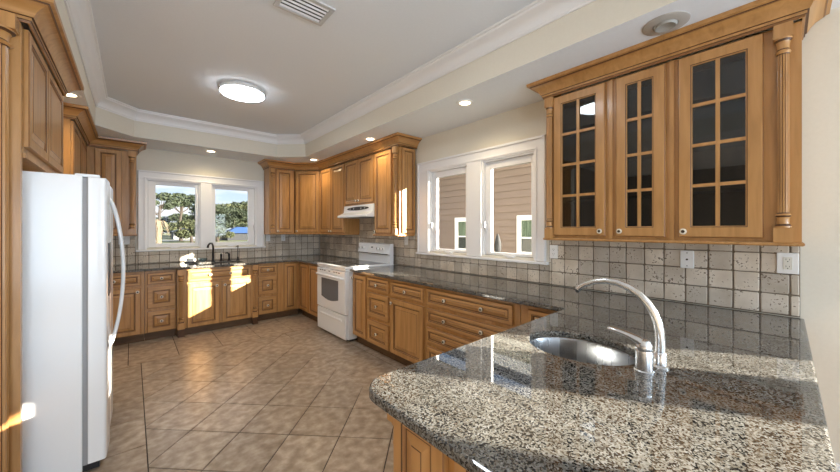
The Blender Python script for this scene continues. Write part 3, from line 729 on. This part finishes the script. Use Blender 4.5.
mb = MB(); mb.lathe([(.026,0),(.026,.004),(.0195,.009),(.019,.05),(.017,.053)], (.08,-.028,0), seg=28); mb.build('spout_base', M['nickel'], s_, smooth=40)
mb = MB(); mb.tube([(.08,.251,.2325),(.08,.2545,.222)], [.0088,.008], 12); mb.build('aerator', M['black'], s_)

c = thing('kitchen_sink', 'dark undermount sink below the back window', 'sink', (.91,5.49,.70))
mb = MB(); ls = []
for f, z in [(1.05,.1685),(1.0,.1685),(.98,.03),(.92,.0),(.3,0)]:
    a, b = .33*f, .17*f if f > .9 else .17*f
    ls.append([(a*(1 if s1>0 else -1), b*s2, z) for s1,s2 in ((1,1),(-1,1),(-1,-1),(1,-1))])
mb.loops(ls, 0, True, False, True); mb.build('bowl', M['bronze'], c, bevel=.02)
c = thing('kitchen_faucet', 'dark bronze gooseneck faucet with side handles on the back worktop', 'faucet', (.918,5.76,.90))
mb = MB(); mb.lathe([(.028,0),(.028,.006),(.018,.014),(.016,.05)], seg=20); mb.build('base', M['bronze'], c, smooth=40)
mb = MB(); mb.tube([(0,0,.03),(0,0,.12),(.002,-.005,.19),(-.004,-.025,.24),(-.025,-.06,.275),(-.055,-.10,.275),(-.080,-.13,.25),(-.088,-.142,.215)], [.016,.0145,.0135,.0125,.0125,.0125,.013,.016], 14); mb.build('gooseneck', M['bronze'], c, smooth=60)
for dx in (.107,.215):
    mb = MB(); mb.lathe([(.024,0),(.024,.006),(.015,.014),(.013,.06),(.016,.075),(.015,.10),(.006,.115)], (dx,0,0), seg=18)
    if dx > .15: mb.tube([(dx,0,.10),(dx-.03,-.02,.122),(dx-.055,-.04,.118)], [.010,.009,.008], 10)
    mb.build('handle', M['bronze'], c, smooth=40)
c = thing('side_sprayer', 'thin dark bronze pump standing at the right of the gooseneck faucet', 'sprayer', (1.255,5.76,.90))
mb = MB(); mb.lathe([(.024,0),(.024,.008),(.013,.016),(.012,.05),(.006,.055),(.0055,.20),(.010,.205),(.010,.225),(.004,.23)], seg=18); mb.build('stem', M['bronze'], c, smooth=40)
mb = MB(); mb.tube([(0,0,.215),(-.02,-.02,.218),(-.035,-.035,.21)], .006, 8); mb.build('nozzle', M['bronze'], c)

# things by the back sink
M['dish'] = mat('white_ceramic', (.82,.81,.78), .3); M['clear'] = glass_mat('clear_glass', (.80,.88,.92), .06)
c = thing('soap_tray', 'dark tray holding a white sponge at the left of the back sink', 'tray', (.64,5.76,.90))
mb = MB(); mb.box(-.075,.075,-.045,.045,.001,.008); mb.box(-.075,.075,-.045,-.040,.008,.018); mb.box(-.075,.075,.040,.045,.008,.018); mb.build('dish', M['bronze'], c, bevel=.002)
mb = MB(); mb.box(-.055,.055,-.033,.033,.0085,.062); s_ = mb.build('sponge', M['dish'], None, bevel=.010, loc=(.645,5.76,.90)); tag(s_, 'white block sponge sitting in the dark tray by the back sink', 'sponge')
c = thing('glass_bowl', 'small clear glass bowl between the sponge and the gooseneck faucet', 'bowl', (.785,5.74,.90))
mb = MB(); mb.lathe([(.028,.001),(.030,.004),(.052,.03),(.058,.058),(.055,.058),(.048,.03),(.026,.008)], seg=28); mb.build('bowl', M['clear'], c, smooth=50)

# ------------------------------------------------------------------ outlets
def outlet(label, loc, rot, wd=.070, ht=.115, style='duplex'):
    c = thing('wall_outlet', label, 'outlet', loc, rot, 'wall outlets')
    mb = MB(); mb.box(-wd/2,wd/2,-.006,.0,-ht/2,ht/2); mb.build('cover_plate', M['plate'], c, bevel=.0025)
    if style == 'jack':
        mb = MB(); mb.lathe([(.006,.005),(.006,.010),(.003,.012)], axis='-Y', seg=12); mb.build('jack', M['knob_d'], c)
        mb = MB()
        for z in (-.042,.042): mb.lathe([(.0035,.005),(.003,.0072)], (0,0,z), '-Y', 10)
        mb.build('screw', M['knob_d'], c)
        return c
    mb = MB(); mb.box(-.0175,.0175,-.0085,-.005,-.034,.034); f_ = mb.build('socket', M['bisque'] if style == 'decora' else M['plate'], c, bevel=.001)
    mb = MB()
    for z in (-.019,.019):
        mb.box(-.0075,-.0055,-.0092,-.008,z-.002,z+.007); mb.box(.0055,.0075,-.0092,-.008,z-.002,z+.006); mb.lathe([(.0026,.008),(.0026,.0092)], (0,0,z-.009), '-Y', 10)
    mb.build('slots', M['slot'], f_)
    return c
XT = XW-.0115; YT = YB-.0115
outlet('white duplex wall outlet between the right window sill and the glass-door cabinet', (XT,1.318,1.19), RIGHT)
outlet('white cover plate with a single round jack, under the glass-door cabinet', (XT,.424,1.186), RIGHT, style='jack')
outlet('wide wall outlet at the right-hand end of the tile backsplash', (XT,-.010,1.194), RIGHT, wd=.082, style='decora')
outlet('wall outlet under the cabinet beside the right edge of the back window', (1.765,YT,1.235), BACK)
outlet('wall outlet under the corner cabinet, second right of the back window', (2.02,YT,1.235), BACK)
outlet('wide wall outlet under the cabinet left of the back window', (-.08,YT,1.235), BACK, wd=.115)
outlet('wall outlet below the sunlit end of the wall cabinets by the range', (XT,3.32,1.235), RIGHT)

# ------------------------------------------------------------------ ceiling fittings
def ceiling_lamp(label, x, y):
    c = thing('ceiling_light', label, 'light', (x,y,ZC), 0, 'round ceiling lights')
    mb = MB(); mb.lathe([(.185,-.001),(.190,-.008),(.206,-.018),(.212,-.040),(.205,-.050)], seg=56); mb.build('base', M['plate'], c, smooth=40)
    mb = MB(); mb.lathe([(.203,-.048),(.203,-.060),(.15,-.070),(.02,-.074)], seg=56); mb.build('diffuser', M['diff'], c, smooth=60)
ceiling_lamp('round frosted ceiling light in the middle of the tray ceiling', .865, 3.76)
ceiling_lamp('second round frosted ceiling light, above the peninsula', .83, 1.45)
c = thing('ceiling_vent', 'rectangular louvred air vent in the tray ceiling', 'vent', (.85,2.10,ZC))
mb = MB(); 
for b in ((-.165,.165,-.115,-.088),(-.165,.165,.088,.115),(-.165,-.135,-.088,.088),(.135,.165,-.088,.088)): mb.box(b[0],b[1],b[2],b[3],-.012,-.001)
mb.build('frame', M['vent'], c, bevel=.003)
mb = MB(); mb.box(-.135,.135,-.088,.088,-.003,-.001); mb.build('backing', M['dark_gap'], c)
for i in range(5):
    mb = MB(); y = -.072+i*.036; mb.poly([(-.134,y-.006,-.004),(.134,y-.006,-.004),(.134,y+.006,-.011),(-.134,y+.006,-.011)]); mb.poly([(-.134,y-.006,-.0025),(.134,y-.006,-.0025),(.134,y+.006,-.0095),(-.134,y+.006,-.0095)]); mb.build('louvre', M['trim'], c)
def downlight(label, x, y, watt=22):
    c = thing('recessed_light', label, 'light', (x,y,ZS), 0, 'recessed ceiling lights')
    mb = MB(); mb.lathe([(.046,-.001),(.048,-.006),(.070,-.008),(.078,-.004),(.079,-.0005)], seg=36, cap=False); mb.build('trim_ring', M['trim'], c, smooth=40)
    mb = MB(); mb.lathe([(.047,-.004),(.030,-.0055),(.004,-.006)], seg=28); mb.build('bulb', M['bulb'], c, smooth=50)
    d = bpy.data.lights.new('recessed_lamp', 'SPOT'); o = bpy.data.objects.new('recessed_lamp', d); C.objects.link(o); o.parent = c; o.location = (0,0,-.012)
    d.energy = watt; d.spot_size = math.radians(150); d.spot_blend = .9; d.color = (1,.78,.48); d.shadow_soft_size = .04
downlight('lit recessed ceiling light in front of the right window', 2.245, 1.916)
downlight('lit recessed ceiling light above the range', 2.245, 3.475)
downlight('lit recessed ceiling light in front of the corner wall cabinet', 2.22, 5.12)
downlight('lit recessed ceiling light above the back window', .86, 5.56)
downlight('lit recessed ceiling light past the cabinet over the refrigerator', -.40, 4.02)
c = thing('eyeball_light', 'unlit recessed eyeball ceiling light beside the glass-door cabinet crown', 'light', (2.220,.442,ZS), 0, 'recessed ceiling lights')
mb = MB(); mb.lathe([(.055,-.001),(.058,-.010),(.095,-.008),(.107,-.003),(.108,-.0005)], seg=44, cap=False); mb.build('trim_ring', M['can'], c, smooth=40)
mb = MB(); mb.lathe([(.056,-.002),(.054,-.012),(.046,-.020),(.030,-.014),(.004,-.012)], seg=32); mb.build('eyeball', M['can_in'], c, smooth=50)

# black object in the far corner of the near right-hand pane
mb = MB(); mb.lathe([(.004,.0),(.022,.012),(.034,.05),(.036,.10),(.028,.15),(.016,.19),(.006,.215)], seg=16)
mb.tube([(0,-.005,.012),(0,-.07,.010),(0,-.12,.006)], [.012,.009,.004], 8)
o = mb.build('window_ornament', M['dark_gap'], None, smooth=50, loc=(2.846,1.985,1.121))
tag(o, 'small black oval ornament outside the near right-hand pane', 'ornament')

# ------------------------------------------------------------------ outdoors
M['grass'] = noisy(mat('lawn', rough=.9), .35, [(.35,(.06,.075,.02)),(.6,(.13,.13,.04)),(.75,(.17,.155,.07))], detail=6)[0]
M['road'] = mat('asphalt', (.13,.13,.135), .9)
mb = MB(); mb.poly([(-80,6.2,-.32),(120,6.2,-.32),(120,200,-.32),(-80,200,-.32)]); mb.poly([(2.95,-40,-.32),(120,-40,-.32),(120,6.2,-.32),(2.95,6.2,-.32)])
tag(mb.build('ground', M['grass']), kind='structure')
mb = MB(); mb.box(-60,90,61,67,-.33,-.29); tag(mb.build('road', M['road']), 'grey road crossing the lawn beyond the back window', 'road', kind='structure')
M['siding'] = mat('tan_siding', (.205,.155,.13), .75); M['curtain'] = noisy(mat('green_curtain', rough=.9), 9, [(.35,(.05,.075,.05)),(.65,(.16,.21,.15))], (1,6,.3))[0]; M['darkpane'] = mat('dark_pane', (.05,.055,.055), .12)
XH = 6.0
c = thing('neighbour_house', 'tan clapboard house next door seen through the right window', 'house', (XH,5.5,-.3))
mb = MB(); z = -.05
while z < 3.05:
    mb.poly([(-.030,-3.1,z),(-.030,4.5,z),(-.004,4.5,z+.150),(-.004,-3.1,z+.150)]); mb.poly([(-.030,-3.1,z),(-.030,4.5,z),(.02,4.5,z),(.02,-3.1,z)],1); z += .150  # board undersides coloured near-black to draw the lap shadow
mb.box(0,5,-3.1,4.5,0,3.3)
mb.build('siding_wall', [M['siding'], M['dark_gap']], c)
mb = MB(); mb.box(-.04,.0,-3.1,4.5,3.02,3.16); mb.build('frieze_board', M['trim'], c)
mb = MB(); mb.box(-.5,5.4,-3.5,4.9,3.2,3.3); mb.box(-.52,-.48,-3.5,4.9,3.2,3.42); mb.build('eave', M['trim'], c)
mb = MB(); mb.loops([[(-.5,y,3.42),(5.4,y,3.42),(2.45,y,5.2)] for y in (-3.5,4.9)], 0, True, True, True); mb.build('roof', mat('shingle', (.10,.095,.09), .9), c)
for y0, y1 in ((-2.66,-1.82),(-1.0,-.10)):
    mb = MB(); zz0, zz1 = 1.15, 1.97
    for b in ((y0,y0+.10,zz0,zz1),(y1-.10,y1,zz0,zz1),(y0+.1,y1-.1,zz1-.10,zz1),(y0+.1,y1-.1,zz0,zz0+.08),(y0+.1,y1-.1,1.50,1.53)): mb.box(-.06,-.0,b[0],b[1],b[2],b[3])
    f_ = mb.build('window_frame', M['trim'], c)
    mb = MB(); mb.box(-.030,-.024,y0+.1,y1-.1,1.52,zz1-.1); mb.box(-.030,-.024,y0+.1,y1-.1,zz0+.08,1.51,1); mb.build('pane', [M['curtain'], M['darkpane']], f_)
M['leaf'] = noisy(mat('pine_leaf', rough=.8), .9, [(.3,(.010,.017,.007)),(.6,(.022,.032,.012)),(.8,(.05,.056,.02))])[0]
M['leaf2'] = noisy(mat('oak_leaf', rough=.8), .9, [(.3,(.016,.022,.008)),(.6,(.042,.048,.015)),(.8,(.09,.085,.03))])[0]
M['bark'] = mat('pale_bark', (.03,.022,.016), .9); M['dryleaf'] = mat('dry_palm_thatch', (.10,.075,.045), .9)
def tree(name, label, x, y, trunk_h, trunk_r, blobs, n, leaf, m, seed, trunk_m=None):
    rnd = random.Random(seed); c = thing(name, label, 'tree', (x,y,-.32), 0, 'trees beyond the back window')
    mb = MB(); mb.tube([(0,0,0),(rnd.uniform(-.2,.2),0,trunk_h*.5),(rnd.uniform(-.3,.3),0,trunk_h)], [trunk_r,trunk_r*.8,trunk_r*.5], 8)
    for bx, by, bz, br in blobs[:6]: mb.tube([(0,0,trunk_h*.75),(bx*.5,by*.5,trunk_h*.8+.2*(bz-trunk_h*.8)),(bx,by,bz)], [trunk_r*.4,trunk_r*.3,trunk_r*.12], 6)
    mb.build('trunk', trunk_m or M['bark'], c)
    mb = MB(); tot = sum(b[3]**2 for b in blobs)
    for bx, by, bz, br in blobs:
        for _ in range(int(n*br*br/tot)):
            d = Vector((rnd.gauss(0,1),rnd.gauss(0,1),rnd.gauss(0,1))).normalized(); p = Vector((bx,by,bz)) + Vector((d.x*br*1.25,d.y*br,d.z*br*.62))*rnd.random()**.4
            u = Vector((rnd.gauss(0,1),rnd.gauss(0,1),rnd.gauss(0,1))).normalized(); v = u.cross(Vector((rnd.gauss(0,1),rnd.gauss(0,1),rnd.gauss(0,1)))).normalized()
            s = leaf*rnd.uniform(.6,1.3)
            mb.poly([p-u*s, p-v*s*.45, p+u*s, p+v*s*.45])
    mb.build('foliage', m, c)
def blobset(rnd, n, rx, z0, z1, r0, r1): return [(rnd.uniform(-rx,rx), rnd.uniform(-rx*.5,rx*.5), rnd.uniform(z0,z1), rnd.uniform(r0,r1)) for _ in range(n)]
R_ = random.Random(11)
tree('pine_tree', 'tall flat-topped pine standing behind the left pane of the back window', 5.3, 58, 5.4, .22, blobset(R_,10,1.6,5.3,6.6,.6,1.0), 5200, .20, M['leaf'], 1)
tree('pine_tree', 'pine branch reaching in at the left edge of the left back pane', 2.24, 50, 4.6, .2, blobset(R_,7,1.0,4.5,5.8,.5,.85), 2400, .18, M['leaf'], 2)
tree('broadleaf_tree', 'green bushy tree low down at the right of the left back pane', 5.92, 52, 2.0, .2, blobset(R_,9,1.1,.8,2.6,.6,.95), 3400, .17, M['leaf2'], 3)
tree('broadleaf_tree', 'low olive tree in the middle distance of the left back pane', 6.17, 84, 2.2, .2, blobset(R_,16,4.2,1.2,3.6,.9,1.4), 4200, .26, M['leaf2'], 4)
tree('broadleaf_tree', 'big dark tree filling the left half of the right back pane', 11.9, 66, 3.4, .3, blobset(R_,26,3.6,2.0,5.6,1.0,1.6), 9000, .25, M['leaf'], 5)
tree('broadleaf_tree', 'olive tree behind the blue roof in the right back pane', 18.3, 82, 3.6, .3, blobset(R_,26,4.6,2.0,6.6,1.0,1.8), 8000, .30, M['leaf2'], 6)
tree('broadleaf_tree', 'dark tree crown rising highest at the right edge of the back window', 21.9, 95, 5.6, .3, blobset(R_,14,2.6,5.0,8.8,1.0,1.7), 5000, .30, M['leaf'], 7)
tree('broadleaf_tree', 'yellow-green shrubby tree with pale trunks in the right back pane', 9.2, 54, 1.6, .22, blobset(R_,9,1.3,.9,2.3,.45,.8), 3200, .16, M['leaf2'], 8)
tree('broadleaf_tree', 'far green trees behind the pale house in the left back pane', 8.4, 104, 3.0, .22, blobset(R_,18,5.0,1.6,5.0,1.1,1.8), 5000, .32, M['leaf'], 9)
c = thing('palm_trunk', 'pale sunlit palm trunk with dry thatch at the left of the back window', 'palm', (1.4,30,-.32))
mb = MB(); mb.tube([(0,0,0),(.02,0,1.1),(0,0,2.2)], [.22,.19,.2], 12); mb.build('trunk', M['dryleaf'], c)
mb = MB(); rnd = random.Random(5)
for k in range(46):
    a = rnd.uniform(0,2*PI); r = rnd.uniform(.25,.75); z = rnd.uniform(1.1,2.1)
    mb.poly([(0,0,2.45),(r*.5*math.cos(a)-.04,r*.5*math.sin(a),2.35),(r*math.cos(a),r*math.sin(a),z),(r*.5*math.cos(a)+.04,r*.5*math.sin(a),2.3)])
mb.build('thatch', M['dryleaf'], c)
c = thing('distant_house', 'low pale house with grey roof beyond the lawn, left back pane', 'house', (7.25,70,-.32), 0, 'far houses')
mb = MB(); mb.box(-1.9,1.9,0,4,0,1.3); mb.build('walls', mat('pale_stucco', (.12,.122,.125), .8), c)
mb = MB(); mb.loops([[(-2.2,y,1.3),(2.2,y,1.3),(0,y,2.1)] for y in (-.3,4.3)], 0, True, True, True); mb.build('roof', mat('grey_roof', (.15,.16,.17), .8), c)
mb = MB(); mb.box(-1.2,-.5,-.04,.0,.4,1.0); mb.box(.4,1.2,-.04,0,.4,1.0); mb.build('windows', M['darkpane'], c)
c = thing('blue_roofed_house', 'dark low house with a blue roof beyond the lawn, right back pane', 'house', (13.6,57,-.32), 0, 'far houses')
mb = MB(); mb.box(-2.6,3.2,0,4,0,1.15); mb.build('walls', mat('dark_wall', (.016,.017,.019), .9), c)
mb = MB(); mb.loops([[(-3.0,-.4,1.15),(3.6,-.4,1.15),(3.6,4.4,1.15),(-3.0,4.4,1.15)],[(-1.0,1.8,2.1),(2.2,1.8,2.1),(2.2,2.2,2.1),(-1.0,2.2,2.1)]], 0, True, True, True); mb.build('roof', mat('blue_metal_roof', (.022,.055,.15), .6), c)
